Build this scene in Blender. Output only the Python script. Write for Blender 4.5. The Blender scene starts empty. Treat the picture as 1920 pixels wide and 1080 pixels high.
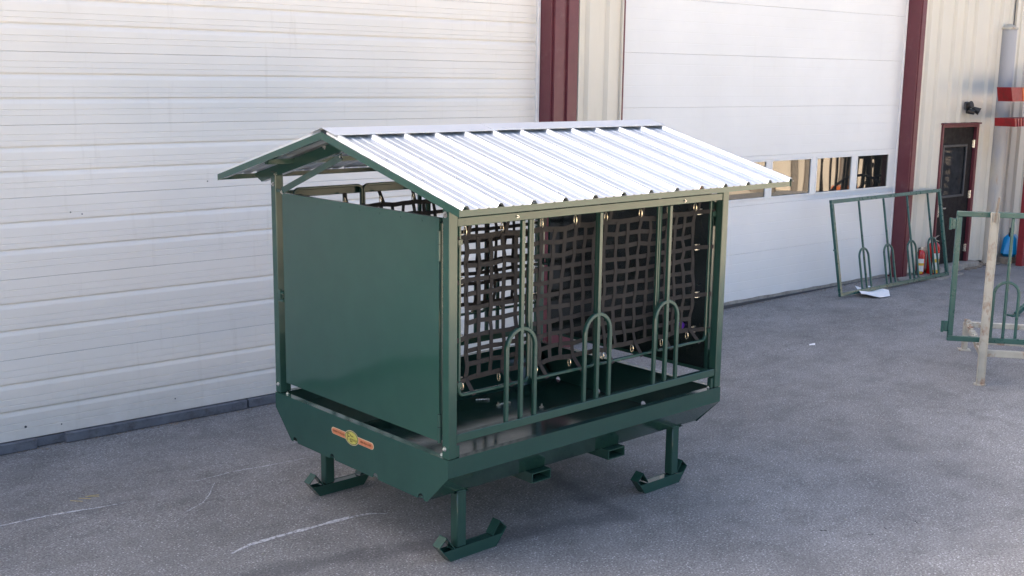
import bpy, bmesh, math, random
from mathutils import Vector, Matrix, noise as mnoise
from math import radians as R, sin, cos, pi
random.seed(7)
S = bpy.context.scene
COL = S.collection

# ------------------------------------------------------------------ camera
YAW, PITCH, ROLL, FPX = R(47.6885), R(-10.5243), R(0.751), 2144.12
cam = bpy.data.cameras.new('camera'); camo = bpy.data.objects.new('camera', cam); COL.objects.link(camo)
F = Vector((cos(YAW)*cos(PITCH), sin(YAW)*cos(PITCH), sin(PITCH)))
Rt = F.cross(Vector((0, 0, 1))).normalized(); Up = Rt.cross(F)
R2 = Rt*cos(ROLL)+Up*sin(ROLL); U2 = -Rt*sin(ROLL)+Up*cos(ROLL)
m = Matrix((R2, U2, -F)).transposed().to_4x4(); m.translation = Vector((-3.8518, -4.7366, 2.8339))
camo.matrix_world = m
cam.sensor_width = 36.0; cam.lens = FPX/1920*36.0; cam.clip_start = .05; cam.clip_end = 1000
S.camera = camo

# ------------------------------------------------------------------ sky and sun: building stands between sun and yard
SUN_AZ, SUN_EL = R(-38), R(39)            # azimuth from +Y towards +X
world = bpy.data.worlds.new('World'); S.world = world; world.use_nodes = True
wn = world.node_tree; wn.nodes.clear()
sky = wn.nodes.new('ShaderNodeTexSky'); sky.sky_type = 'NISHITA'; sky.sun_disc = False
sky.sun_elevation = SUN_EL; sky.sun_rotation = SUN_AZ; sky.air_density = .85; sky.dust_density = 6.5; sky.ozone_density = .6
bg = wn.nodes.new('ShaderNodeBackground'); bg.inputs['Strength'].default_value =.11
wo = wn.nodes.new('ShaderNodeOutputWorld')
wn.links.new(sky.outputs[0], bg.inputs[0]); wn.links.new(bg.outputs[0], wo.inputs[0])
sun = bpy.data.lights.new('sun', 'SUN'); sun.energy = 5.0; sun.angle = R(.5); sun.color = (1, .94, .84)
suno = bpy.data.objects.new('sun', sun); COL.objects.link(suno)
sd = Vector((sin(SUN_AZ)*cos(SUN_EL), cos(SUN_AZ)*cos(SUN_EL), sin(SUN_EL)))
suno.rotation_euler = sd.to_track_quat('Z', 'Y').to_euler()
suno.location = (0, 0, 20)
vs = S.view_settings
vs.view_transform = 'Standard'; vs.look = 'None'; vs.gamma = 1; vs.use_curve_mapping = False
vs.exposure = 2.55

# ------------------------------------------------------------------ materials
def nodes(name):
    mt = bpy.data.materials.new(name); mt.use_nodes = True
    nt = mt.node_tree; b = nt.nodes['Principled BSDF']
    return mt, nt, b
def N(nt, t, **kw):
    n = nt.nodes.new(t)
    for k, v in kw.items(): setattr(n, k, v)
    return n
def coords(nt, scale=(1, 1, 1)):
    tc = N(nt, 'ShaderNodeTexCoord'); mp = N(nt, 'ShaderNodeMapping'); mp.inputs['Scale'].default_value = scale
    nt.links.new(tc.outputs['Object'], mp.inputs[0]); return mp.outputs[0]
def noise(nt, vec, scale, detail=3, rough=.55):
    n = N(nt, 'ShaderNodeTexNoise'); n.inputs['Scale'].default_value = scale
    n.inputs['Detail'].default_value = detail; n.inputs['Roughness'].default_value = rough
    nt.links.new(vec, n.inputs['Vector']); return n.outputs['Fac']
def ramp(nt, fac, stops):
    r = N(nt, 'ShaderNodeValToRGB'); e = r.color_ramp.elements
    while len(e) < len(stops): e.new(.5)
    for i, (p, c) in enumerate(stops):
        e[i].position = p
        e[i].color = (c, c, c, 1) if not isinstance(c, tuple) else (*c, 1)
    nt.links.new(fac, r.inputs[0]); return r.outputs[0]
def mix(nt, fac, a, b, mode='MIX'):
    n = N(nt, 'ShaderNodeMix', data_type='RGBA', blend_type=mode)
    for s, v in ((n.inputs[0], fac), (n.inputs[6], a), (n.inputs[7], b)):
        if hasattr(v, 'links'): nt.links.new(v, s)
        elif isinstance(v, tuple): s.default_value = (*v, 1)
        else: s.default_value = v
    return n.outputs[2]
def math_(nt, op, a, b=0.0, c=None, clamp=False):
    n = N(nt, 'ShaderNodeMath', operation=op); n.use_clamp = clamp
    for i, v in enumerate((a, b, c)):
        if v is None: continue
        if hasattr(v, 'links'): nt.links.new(v, n.inputs[i])
        else: n.inputs[i].default_value = v
    return n.outputs[0]
def bump(nt, h, strength, dist, b, prev=None):
    n = N(nt, 'ShaderNodeBump'); n.inputs['Strength'].default_value = strength; n.inputs['Distance'].default_value = dist
    nt.links.new(h, n.inputs['Height'])
    if prev: nt.links.new(prev, n.inputs['Normal'])
    if b: nt.links.new(n.outputs[0], b.inputs['Normal'])
    return n.outputs[0]

def paint(name, col, rough=.3, metal=0, var=.08, dirt=None, wave=None, spec=.5, nscale=6, bumpy=.0, coat=0, flat=False):
    mt, nt, b = nodes(name)
    v = coords(nt)
    f = noise(nt, v, nscale, 5)
    lo = tuple(c*(1-var) for c in col); hi = tuple(min(1, c*(1+var)) for c in col)
    c = mix(nt, ramp(nt, f, [(.3, 0.0), (.7, 1.0)]), lo, hi)
    if dirt:
        dc, amt, sc = dirt
        d = ramp(nt, noise(nt, v, sc, 8, .7), [(1-amt-.12, 0.0), (1-amt+.12, 1.0)])
        c = mix(nt, d, c, dc)
    nt.links.new(c, b.inputs['Base Color'])
    b.inputs['Metallic'].default_value = metal; b.inputs['Specular IOR Level'].default_value = spec
    if flat: b.inputs['Roughness'].default_value = rough
    else:
        r = ramp(nt, noise(nt, v, nscale*2.5, 4), [(.3, rough*.8), (.7, min(1, rough*1.25))])
        nt.links.new(r, b.inputs['Roughness'])
    if coat: b.inputs['Coat Weight'].default_value = coat; b.inputs['Coat Roughness'].default_value = .06
    pn = None
    if wave: pn = bump(nt, noise(nt, v, wave[0], 1, .4), 1, wave[1], b)
    if bumpy: bump(nt, noise(nt, v, 160, 3), bumpy, .002, b, pn)
    return mt

G = (.021, .063, .050)
M = {}
M['green'] = paint('green_powder_coat', G, rough=.16, var=.06, spec=.55)
M['green_panel'] = paint('green_sheet_paint', G, rough=.07, var=.04, wave=(1.5, .016), spec=.6)
M['green_tub'] = paint('green_tub_paint', (.018, .056, .047), rough=.12, var=.06, wave=(2.5, .003), spec=.5)
M['green_old'] = paint('green_frame_paint', (.022, .085, .075), rough=.3, var=.12, dirt=((.09, .11, .10), .25, 20), spec=.5)
M['galv'] = paint('galvanised_sheet', (.60, .63, .66), rough=.44, metal=.7, var=.02, nscale=3, flat=True)
M['galv_cap'] = paint('galvanised_cap', (.62, .64, .67), rough=.42, metal=.45, var=.02, nscale=3, flat=True)
M['zinc'] = paint('zinc_steel', (.72, .70, .66), rough=.28, metal=1, var=.1, nscale=40)
M['brass'] = paint('gold_zinc_hook', (.95, .80, .58), rough=.22, metal=.9, var=.1, nscale=40)
M['maroon'] = paint('maroon_trim', (.118, .026, .036), rough=.42, var=.08, dirt=((.16, .08, .08), .30, 7), bumpy=.1)
M['rubber'] = paint('grey_bottom_seal', (.115, .125, .15), rough=.6, var=.15, dirt=((.05, .05, .055), .42, 9), bumpy=.4)
M['concrete'] = paint('concrete', (.30, .28, .25), rough=.85, var=.16, nscale=14, dirt=((.17, .155, .14), .45, 6), bumpy=.5)
M['black_door'] = paint('black_door_paint', (.007, .007, .010), rough=.5, var=.1, spec=.18)
M['black'] = paint('black_plastic', (.02, .02, .022), rough=.45)
M['darkgrey'] = paint('dark_grey_metal', (.06, .065, .075), rough=.45, metal=.3)
M['red'] = paint('red_rack_paint', (.24, .009, .011), rough=.38, var=.2, dirt=((.12, .02, .015), .38, 12))
M['darkred'] = paint('dark_red_paint', (.22, .018, .025), rough=.45, var=.2)
M['orange'] = paint('orange_face', (.55, .13, .035), rough=.4, var=.15)
M['extred'] = paint('extinguisher_red', (.50, .012, .015), rough=.22, coat=.5)
M['label'] = paint('label_white', (.75, .75, .73), rough=.4)
M['yellow'] = paint('label_yellow', (.75, .48, .05), rough=.4)
M['blue'] = paint('blue_can_plastic', (.0, .26, .60), rough=.35, var=.1)
M['dim_inside'] = paint('dim_inside_sheet', (.012, .018, .018), rough=.16, var=.1, wave=(2.2, .01))  # near-black green: dimness inside the feeder put into the colour
M['paper'] = paint('paper', (.82, .82, .84), rough=.8, var=.03, bumpy=.2)
M['purple'] = paint('purple_plastic', (.16, .04, .55), rough=.4)
M['decal_orange'] = paint('decal_orange', (.44, .155, .075), rough=.3, var=.15, nscale=60)
M['decal_cream'] = paint('decal_edge', (.50, .42, .29), rough=.3)
M['decal_yellow'] = paint('decal_yellow', (.40, .38, .085), rough=.3, var=.15, nscale=30)
M['decal_green'] = paint('decal_dark_green', (.035, .07, .02), rough=.35)
M['decal_ink'] = paint('decal_ink', (.05, .03, .01), rough=.5)
M['wood'] = paint('grey_timber', (.22, .18, .14), rough=.85, var=.25, nscale=20, bumpy=.5)
M['straw'] = paint('straw', (.55, .42, .13), rough=.8)
M['glass_dark'] = paint('window_glass', (.012, .014, .014), rough=.015, var=.02, spec=.5, wave=(1.2, .0015))
M['glass_dark'].node_tree.nodes['Principled BSDF'].inputs['IOR'].default_value = 1.75
M['door_glass'] = paint('door_glass', (.03, .032, .036), rough=.03, var=.3, nscale=9, spec=.25)

# webbing
mt, nt, b = nodes('black_brown_webbing'); v = coords(nt)
w = N(nt, 'ShaderNodeTexWave', wave_type='BANDS', bands_direction='DIAGONAL'); w.inputs['Scale'].default_value = 180; w.inputs['Distortion'].default_value = 1
nt.links.new(v, w.inputs['Vector'])
c = mix(nt, ramp(nt, noise(nt, v, 18, 4), [(.3, 0.), (.7, 1.)]), (.014, .0125, .013), (.026, .0228, .0238))
nt.links.new(c, b.inputs['Base Color']); b.inputs['Roughness'].default_value = .8
bump(nt, w.outputs['Fac'], .4, .001, b)
M['web'] = mt

# cream left door, embossed wood grain
def door_paint(name, col, grain, dirtcol, grime=.42, stain=.3):
    mt, nt, b = nodes(name); v = coords(nt); vs_ = coords(nt, (2.0, 1, 60))
    g = noise(nt, vs_, 6, 4, .6)
    f = ramp(nt, noise(nt, v, .9, 6, .6), [(.35, 0.), (.7, 1.)])
    c = mix(nt, f, col, tuple(x*.93 for x in col))
    streak = ramp(nt, noise(nt, coords(nt, (7, 1, .7)), 1.6, 6, .65), [(.58, 0.), (.8, 1.)])
    c = mix(nt, math_(nt, 'MULTIPLY', streak, stain), c, dirtcol)
    # grime thrown up near the ground
    sep = N(nt, 'ShaderNodeSeparateXYZ'); nt.links.new(v, sep.inputs[0])
    low = math_(nt, 'MULTIPLY_ADD', sep.outputs[2], -1.9, 1.0, clamp=True)
    low = math_(nt, 'MULTIPLY', low, ramp(nt, noise(nt, v, 5, 7, .7), [(.3, .25), (.75, 1.)]))
    c = mix(nt, math_(nt, 'MULTIPLY', low, grime), c, dirtcol)
    nt.links.new(c, b.inputs['Base Color']); b.inputs['Roughness'].default_value = .48
    bump(nt, g, grain, .0012, b)
    return mt
M['cream_door'] = door_paint('cream_door_paint', (.76, .725, .68), .22, (.45, .40, .34))
M['white_door'] = door_paint('white_door_paint', (.735, .735, .735), .15, (.55, .52, .48), grime=.2, stain=.12)
M['siding'] = door_paint('cream_siding_paint', (.62, .58, .505), .05, (.42, .38, .33), stain=.25)
M['jamb_white'] = paint('jamb_white', (.78, .77, .76), rough=.5)

# weathered beige rack with rust
mt, nt, b = nodes('beige_rust_paint'); v = coords(nt)
ru = ramp(nt, noise(nt, coords(nt, (1, 1, .5)), 9, 8, .7), [(.52, 0.), (.66, 1.)])
c = mix(nt, ramp(nt, noise(nt, v, 5, 4), [(.3, 0.), (.7, 1.)]), (.36, .34, .29), (.50, .47, .40))
c = mix(nt, ru, c, mix(nt, noise(nt, v, 30, 4), (.20, .085, .04), (.30, .18, .11)))
nt.links.new(c, b.inputs['Base Color']); b.inputs['Roughness'].default_value = .6
bump(nt, ru, -.4, .002, b); M['rusty'] = mt
# grey-blue pipe, cream patches and rust stains in its own coordinates
mt, nt, b = nodes('painted_pipe'); v = coords(nt)
sep = N(nt, 'ShaderNodeSeparateXYZ'); nt.links.new(v, sep.inputs[0])
pt = ramp(nt, math_(nt, 'ADD', math_(nt, 'MULTIPLY', sep.outputs[2], .18), math_(nt, 'MULTIPLY', noise(nt, coords(nt, (3, 3, .8)), 2.2, 6), .9)), [(.62, 1.), (.86, 0.)])
c = mix(nt, pt, (.34, .345, .37), (.46, .42, .36))
ru = ramp(nt, noise(nt, coords(nt, (2, 2, .35)), 8, 8, .7), [(.58, 0.), (.72, 1.)])
c = mix(nt, math_(nt, 'MULTIPLY', ru, pt), c, (.34, .20, .11))
nt.links.new(c, b.inputs['Base Color']); b.inputs['Roughness'].default_value = .6; M['pipe'] = mt

# asphalt
mt, nt, b = nodes('weathered_asphalt'); v = coords(nt)
grain = noise(nt, v, 74, 5, .78)
vor = N(nt, 'ShaderNodeTexVoronoi'); vor.inputs['Scale'].default_value = 66; nt.links.new(v, vor.inputs['Vector'])
sepc = N(nt, 'ShaderNodeSeparateColor'); nt.links.new(vor.outputs['Color'], sepc.inputs[0])
stone = math_(nt, 'MULTIPLY', ramp(nt, vor.outputs['Distance'], [(.18, 1.), (.42, 0.)]), ramp(nt, sepc.outputs[0], [(.55, 0.), (1.0, 1.)]))
base = mix(nt, ramp(nt, grain, [(.38, 0.), (.62, 1.)]), (.100, .097, .098), (.300, .291, .286))
c = mix(nt, stone, base, (.56, .55, .56))
blot = ramp(nt, noise(nt, v, .55, 7, .62), [(.30, .76), (.70, 1.16)])
c = mix(nt, 1.0, c, blot, 'MULTIPLY')
patch = ramp(nt, noise(nt, coords(nt, (1, 1.3, 1)), 2.6, 8, .72), [(.36, .80), (.50, 1.0), (.66, 1.12)])
c = mix(nt, 1.0, c, patch, 'MULTIPLY')
dust = ramp(nt, noise(nt, coords(nt, (1, 1.6, 1)), 1.3, 8, .68), [(.50, 0.), (.78, 1.)])
c = mix(nt, math_(nt, 'MULTIPLY', dust, .45), c, (.23, .222, .222))
# damp trail: distance to a polyline in ground coordinates
sp = N(nt, 'ShaderNodeSeparateXYZ'); nt.links.new(v, sp.inputs[0])
wob = math_(nt, 'MULTIPLY', math_(nt, 'SUBTRACT', noise(nt, v, 3.2, 5), .5), .32)
TR = [(-2.2, .85), (-.5, .74), (.1, .50), (.87, .24), (1.52, .02), (1.58, .40), (1.66, .88)]
dmin = None
for (ax, ay), (bx, by) in zip(TR, TR[1:]):
    L2 = (bx-ax)**2+(by-ay)**2
    px = math_(nt, 'SUBTRACT', sp.outputs[0], ax); py = math_(nt, 'SUBTRACT', sp.outputs[1], ay)
    t = math_(nt, 'ADD', math_(nt, 'MULTIPLY', px, (bx-ax)/L2), math_(nt, 'MULTIPLY', py, (by-ay)/L2), clamp=True)
    qx = math_(nt, 'SUBTRACT', px, math_(nt, 'MULTIPLY', t, bx-ax)); qy = math_(nt, 'SUBTRACT', py, math_(nt, 'MULTIPLY', t, by-ay))
    d = math_(nt, 'SQRT', math_(nt, 'ADD', math_(nt, 'MULTIPLY', qx, qx), math_(nt, 'MULTIPLY', qy, qy)))
    dmin = d if dmin is None else math_(nt, 'MINIMUM', dmin, d)
dm = math_(nt, 'ADD', dmin, wob)
damp = ramp(nt, dm, [(.035, 1.), (.12, 0.)])
c = mix(nt, math_(nt, 'MULTIPLY', damp, .42), c, (.045, .045, .052))
nt.links.new(c, b.inputs['Base Color']); b.inputs['Roughness'].default_value = .78; b.inputs['Specular IOR Level'].default_value = .35
nb = bump(nt, grain, .55, .006, None); bump(nt, stone, .35, .004, b, nb)
M['asphalt'] = mt
# chalk: broken by grain
mt, nt, b = nodes('chalk_mark'); v = coords(nt)
b.inputs['Base Color'].default_value = (.56, .56, .59, 1); b.inputs['Roughness'].default_value = .9
a = ramp(nt, noise(nt, v, 42, 5, .75), [(.34, 0.), (.54, .85)])
nt.links.new(a, b.inputs['Alpha']); M['chalk'] = mt
# yard across (seen only as reflections) and planting
M['tan'] = paint('tan_cladding', (.62, .52, .40), rough=.7, var=.12, nscale=2)
M['gravel'] = paint('pale_gravel', (.60, .51, .39), rough=.9, var=.12, nscale=3)
M['leaf'] = paint('foliage', (.05, .10, .03), rough=.7, var=.5, nscale=1.5)

# ------------------------------------------------------------------ mesh helpers
def link(name, bm, mat, parent=None, smooth=False, mats=None):
    me = bpy.data.meshes.new(name)
    bmesh.ops.recalc_face_normals(bm, faces=bm.faces)
    bm.to_mesh(me); bm.free()
    for x in (mats or [mat]): me.materials.append(M[x] if isinstance(x, str) else x)
    if smooth:
        for p in me.polygons: p.use_smooth = True
        try: me.set_sharp_from_angle(angle=R(40))
        except Exception: pass
    o = bpy.data.objects.new(name, me); COL.objects.link(o)
    if parent: o.parent = parent
    return o
def tag(o, label=None, cat=None, group=None, kind=None):
    if label: o['label'] = label
    if cat: o['category'] = cat
    if group: o['group'] = group
    if kind: o['kind'] = kind
    return o
def thing(name, label, cat, loc=(0, 0, 0), rz=0, group=None):
    o = bpy.data.objects.new(name, None); COL.objects.link(o); o.empty_display_size = .2
    o.location = loc; o.rotation_euler = (0, 0, rz)
    return tag(o, label, cat, group)
def NB(): return bmesh.new()
def box(bm, a, b_, bev=0.0, mi=0):
    x0, y0, z0 = [min(a[i], b_[i]) for i in range(3)]; x1, y1, z1 = [max(a[i], b_[i]) for i in range(3)]
    vs = [bm.verts.new(p) for p in ((x0, y0, z0), (x1, y0, z0), (x1, y1, z0), (x0, y1, z0), (x0, y0, z1), (x1, y0, z1), (x1, y1, z1), (x0, y1, z1))]
    fs = [bm.faces.new([vs[i] for i in f]) for f in ((3, 2, 1, 0), (4, 5, 6, 7), (0, 1, 5, 4), (1, 2, 6, 5), (2, 3, 7, 6), (3, 0, 4, 7))]
    for f in fs: f.material_index = mi
    if bev:
        es = list({e for f in fs for e in f.edges})
        bmesh.ops.bevel(bm, geom=es, offset=bev, segments=1, affect='EDGES')
    return bm
def bar(bm, p, q, w, h, bev=0.0, up=(0, 0, 1), mi=0):
    """rectangular bar from p to q, w across, h along up"""
    p = Vector(p); q = Vector(q); d = (q-p); L = d.length; d.normalize()
    s = d.cross(Vector(up))
    if s.length < 1e-5: s = d.cross(Vector((0, 1, 0)))
    s.normalize(); u = s.cross(d)
    n0 = len(bm.verts)
    t = bmesh.new(); box(t, (0, -w/2, -h/2), (L, w/2, h/2), bev, mi)
    mt_ = Matrix((d, s, u)).transposed().to_4x4(); mt_.translation = p
    t.transform(mt_)
    me = bpy.data.meshes.new('t'); t.to_mesh(me); t.free(); bm.from_mesh(me); bpy.data.meshes.remove(me)
    return bm
def cyl(bm, p, q, r, n=16, r2=None, cap=True, mi=0):
    p = Vector(p); q = Vector(q); d = (q-p).normalized(); r2 = r if r2 is None else r2
    s = d.cross(Vector((0, 0, 1)));
    if s.length < 1e-4: s = d.cross(Vector((0, 1, 0)))
    s.normalize(); u = s.cross(d)
    A = [bm.verts.new(p+(s*cos(2*pi*i/n)+u*sin(2*pi*i/n))*r) for i in range(n)]
    B = [bm.verts.new(q+(s*cos(2*pi*i/n)+u*sin(2*pi*i/n))*r2) for i in range(n)]
    for i in range(n):
        f = bm.faces.new((A[i], A[(i+1) % n], B[(i+1) % n], B[i])); f.material_index = mi
    if cap:
        bm.faces.new(A[::-1]).material_index = mi; bm.faces.new(B).material_index = mi
    return bm
def sweep(bm, pts, prof, fix, closed=False, mi=0):
    """sweep closed 2-D profile along points; fix = constant side axis"""
    pts = [Vector(p) for p in pts]; fx = Vector(fix).normalized(); rings = []
    n = len(pts)
    for i, p in enumerate(pts):
        if closed: d = pts[(i+1) % n]-pts[i-1]
        else: d = pts[min(i+1, n-1)]-pts[max(i-1, 0)]
        d.normalize(); u = fx.cross(d).normalized()
        rings.append([bm.verts.new(p+fx*a+u*b_) for a, b_ in prof])
    k = len(prof)
    for i in range(n if closed else n-1):
        A, B = rings[i], rings[(i+1) % n]
        for j in range(k): bm.faces.new((A[j], A[(j+1) % k], B[(j+1) % k], B[j])).material_index = mi
    if not closed:
        bm.faces.new(rings[0][::-1]); bm.faces.new(rings[-1])
    return bm
def rrect(w, h, c):
    w /= 2; h /= 2
    return [(-w+c, -h), (w-c, -h), (w, -h+c), (w, h-c), (w-c, h), (-w+c, h), (-w, h-c), (-w, -h+c)]
def prism(bm, poly, axis, a, b_, mi=0):
    """extrude polygon (2-D list) along axis index between a and b_"""
    def P(u, v, t):
        l = [u, v]; l.insert(axis, t); return l
    A = [bm.verts.new(P(u, v, a)) for u, v in poly]; B = [bm.verts.new(P(u, v, b_)) for u, v in poly]
    n = len(poly)
    f1 = bm.faces.new(A); f2 = bm.faces.new(B[::-1]); f1.material_index = f2.material_index = mi
    for i in range(n): bm.faces.new((A[i], B[i], B[(i+1) % n], A[(i+1) % n])).material_index = mi
    if n > 4: bmesh.ops.triangulate(bm, faces=[f1, f2])
    return bm
def copyo(o, parent, loc=None):
    c_ = o.copy(); COL.objects.link(c_); c_.parent = parent
    if loc: c_.location = loc
    return c_
def text_mesh(name, body, size, mat, parent, mw, extrude=.0004):
    cu = bpy.data.curves.new('txt', 'FONT'); cu.body = body; cu.size = size; cu.align_x = 'CENTER'; cu.align_y = 'CENTER'; cu.extrude = extrude
    cu.resolution_u = 3
    o = bpy.data.objects.new('txt', cu); COL.objects.link(o)
    bpy.context.view_layer.update()
    me = bpy.data.meshes.new_from_object(o.evaluated_get(bpy.context.evaluated_depsgraph_get()))
    bpy.data.objects.remove(o); bpy.data.curves.remove(cu)
    me.materials.clear(); me.materials.append(M[mat]); me.transform(mw)
    ob = bpy.data.objects.new(name, me); COL.objects.link(ob); ob.parent = parent
    return ob

# ------------------------------------------------------------------ ground (asphalt yard falls gently towards the left door)
def sm(a, b_, x):
    t = max(0, min(1, (x-a)/(b_-a))); return t*t*(3-2*t)
def gz(x, y):
    xs = [(-60, -.155), (1.5, -.155), (7.6, -.042), (10.8, 0), (80, 0)]
    for (a, za), (b_, zb) in zip(xs, xs[1:]):
        if a <= x <= b_: zw = za+(zb-za)*(x-a)/(b_-a)
    return zw*sm(1.75, 4.0, y)
bm = NB()
gx = [-150, -80, -40, -20, -12]+[-8+.4*i for i in range(62)]+[18, 22, 30, 50, 80, 150]
gy = [-150, -80, -40, -20, -10, -7]+[-5+.3*i for i in range(33)]+[5.5, 8, 14, 30, 80, 150]
def gzz(x, y): return gz(max(-59, min(79, x)), y)
V = [[bm.verts.new((x, y, gzz(x, y))) for y in gy] for x in gx]
for i in range(len(gx)-1):
    for j in range(len(gy)-1): bm.faces.new((V[i][j], V[i+1][j], V[i+1][j+1], V[i][j+1]))
tag(link('asphalt_yard', bm, 'asphalt', smooth=True), kind='structure')

def ribbon(name, pts, w, lift=.004, seg=10):
    bm = NB(); P = []
    for (a, b_) in zip(pts, pts[1:]):
        for k in range(seg): P.append((a[0]+(b_[0]-a[0])*k/seg, a[1]+(b_[1]-a[1])*k/seg))
    P.append(pts[-1]); pr = None
    for i, (x, y) in enumerate(P):
        q = P[min(i+1, len(P)-1)]; r_ = P[max(i-1, 0)]
        d = Vector((q[0]-r_[0], q[1]-r_[1], 0)).normalized(); s = Vector((-d.y, d.x, 0))
        t = i/(len(P)-1); ww = w*(.35+.65*sin(pi*min(1, .08+t*.9)))*(.7+.5*mnoise.noise(Vector((x*9, y*9, 3))))
        off = .006*mnoise.noise(Vector((x*5, y*5, 0)))
        c_ = Vector((x, y, gz(x, y)+lift))+s*off
        cur = (bm.verts.new(c_+s*ww/2), bm.verts.new(c_-s*ww/2))
        if pr: bm.faces.new((pr[0], pr[1], cur[1], cur[0]))
        pr = cur
    return link(name, bm, 'chalk')
tag(ribbon('chalk_line', [(-.75, 1.13), (-.60, 1.175), (-.49, 1.18), (-.19, 1.165), (.08, 1.15), (.24, 1.12), (.33, 1.04)], .050), 'thick white chalk line on the asphalt in front of the feeder, nearest the camera', 'chalk line', 'chalk lines')
tag(ribbon('chalk_line', [(-1.75, 2.58), (-1.5, 2.56), (-1.31, 2.54), (-1.03, 2.45), (-.77, 2.39)], .028), 'faint white chalk line on the asphalt at the left edge of the photo', 'chalk line', 'chalk lines')
tag(ribbon('chalk_line', [(-.32, 2.50), (-.01, 2.52), (.26, 2.46), (.57, 2.41)], .022), 'thin white chalk line between the left overhead door and the feeder', 'chalk line', 'chalk lines')
tag(ribbon('chalk_line', [(-.67, 1.91), (-.48, 2.01), (-.36, 2.15), (-.21, 2.36)], .015), 'short curved broken chalk mark on the asphalt between the longer lines', 'chalk line', 'chalk lines')

# ------------------------------------------------------------------ building (own axes: x along wall, y into building)
BLD = thing('metal_building', 'cream ribbed metal workshop building with maroon trim and two big overhead doors', 'building', (0, 0, 0), R(-2.4435))
WN, DN = 4.10, 4.30     # wall face, door face
TOP = 7.0
# --- siding sheets with trapezoid ribs
def siding(x0, x1, z0, z1, name='siding_sheet'):
    bm = NB(); pitch = .29; prof = []
    x = x0; k = 0
    xs = [(x0, 0)]
    c = x0+.14
    while c+.07 < x1:
        xs += [(c-.052, 0), (c-.024, .042), (c+.024, .042), (c+.052, 0)]
        for s_ in (-.078, .078):
            pass
        c += pitch
    xs.append((x1, 0))
    A = [bm.verts.new((a, WN-h, z0)) for a, h in xs]; B = [bm.verts.new((a, WN-h, z1)) for a, h in xs]
    for i in range(len(xs)-1): bm.faces.new((A[i], A[i+1], B[i+1], B[i]))
    # thickness back
    A2 = [bm.verts.new((a, WN+.02, z0)) for a in (x0, x1)]; B2 = [bm.verts.new((a, WN+.02, z1)) for a in (x0, x1)]
    bm.faces.new((A2[1], A2[0], B2[0], B2[1]))
    o = link(name, bm, 'siding', BLD)
    # fasteners
    return o
def sidings(x0, x1, z0, z1, w=.87):
    n = max(1, round((x1-x0)/w)); 
    for i in range(n):
        a = x0+w*i; b_ = min(x1, x0+w*(i+1)) if i < n-1 else x1
        siding(a, b_, z0, z1)
def screw_rows(x0, zs):
    pass
sidings(4.735, 5.345, .02, 4.62)
sidings(11.37, 12.05, .06, TOP, .68)
sidings(12.05, 13.09, 2.23, TOP, 1.04)
sidings(13.09, 21.8, .06, TOP)
sidings(-13, -4.6, -.1, TOP)
sidings(-4.6, 11.37, 4.86, TOP)
# core of the building, hollow-looking box behind
bm = NB()
box(bm, (-13, WN+.35, 4.6), (21.8, 14, TOP)); box(bm, (-13, DN+.15, -.3), (21.8, 14, 4.6))
link('core_wall', bm, 'darkgrey', BLD)
bm = NB(); prism(bm, [(3.7, TOP+.02), (14.2, TOP+1.6), (14.2, TOP+1.72), (3.7, TOP+.14)], 0, -13.2, 22); link('roof', bm, 'maroon', BLD)
bm = NB(); box(bm, (-13, DN+.022, -.25), (21.8, DN+.10, -.0)); box(bm, (4.38, WN+.021, -.25), (5.39, DN+.02, .02)); box(bm, (11.27, WN+.021, -.25), (21.8, DN+.02, .055)); link('foundation', bm, 'concrete', BLD)

# --- left overhead door: ribbed cream sections
SE = [-.07, .587, 1.223, 1.854, 2.41, 2.966, 3.54, 4.12, 4.7]
LX0, LX1 = -4.2, 4.315
def ribbed_section(z0, z1):
    h = z1-z0; bm = NB(); prof = []   # (y offset towards viewer positive, z)
    D = .0
    def Zf(f): return z1-f*h
    prof.append((-.003, z1)); prof.append((0, z1-.004))
    marks = [('t', .13), ('t', .215), ('G', .30), ('t', .48), ('t', .56), ('G', .635), ('t', .79), ('t', .87)]
    for kind, f in marks:
        z = Zf(f)
        if kind == 't': prof += [(0, z+.004), (-.004, z), (0, z-.004)]
        else: prof += [(0, z+.010), (-.012, z+.009), (-.015, z-.002), (-.008, z-.012), (-.003, z-.028), (0, z-.042)]
    prof += [(0, z0+.004), (-.006, z0+.0005)]
    A = [bm.verts.new((LX0, DN-y, z)) for y, z in prof]; B = [bm.verts.new((LX1, DN-y, z)) for y, z in prof]
    for i in range(len(prof)-1): bm.faces.new((A[i], B[i], B[i+1], A[i+1]))
    return bm
bm = NB(); box(bm, (LX0, DN+.035, -.07), (LX1, DN+.06, 4.7)); LD = link('overhead_door', bm, 'darkgrey', BLD)
LD['label'] = 'ribbed cream overhead door'
for a, b_ in zip(SE, SE[1:]): link('door_section', ribbed_section(a, b_), 'cream_door', LD)
# bottom retainer (grey steel) in lengths, with gaps
for a, b_, dn in ((-4.2, -1.72, 0), (-1.70, -.935, .012), (-.70, .905, .012), (.925, 4.31, 0)):
    bm = NB(); box(bm, (a, DN-.035-dn, -.15), (b_, DN+.03, -.074), .003); link('bottom_seal', bm, 'rubber', LD)
bm = NB(); box(bm, (-4.2, DN-.004, -.148), (4.31, DN+.02, -.078)); link('threshold', bm, 'rubber', LD)
# few rust specks and dings on the bottom section
bm = NB()
for x, z in ((-1.0, .03), (-1.35, -.02), (-.72, .0), (.25, .045), (.62, 1.91), (-.55, 1.72), (-.46, 1.70)):
    cyl(bm, (x, DN-.002, z), (x, DN+.004, z), .010 if x == -1.0 else .006, 8)
link('rust_mark', bm, 'darkgrey', LD)
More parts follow.
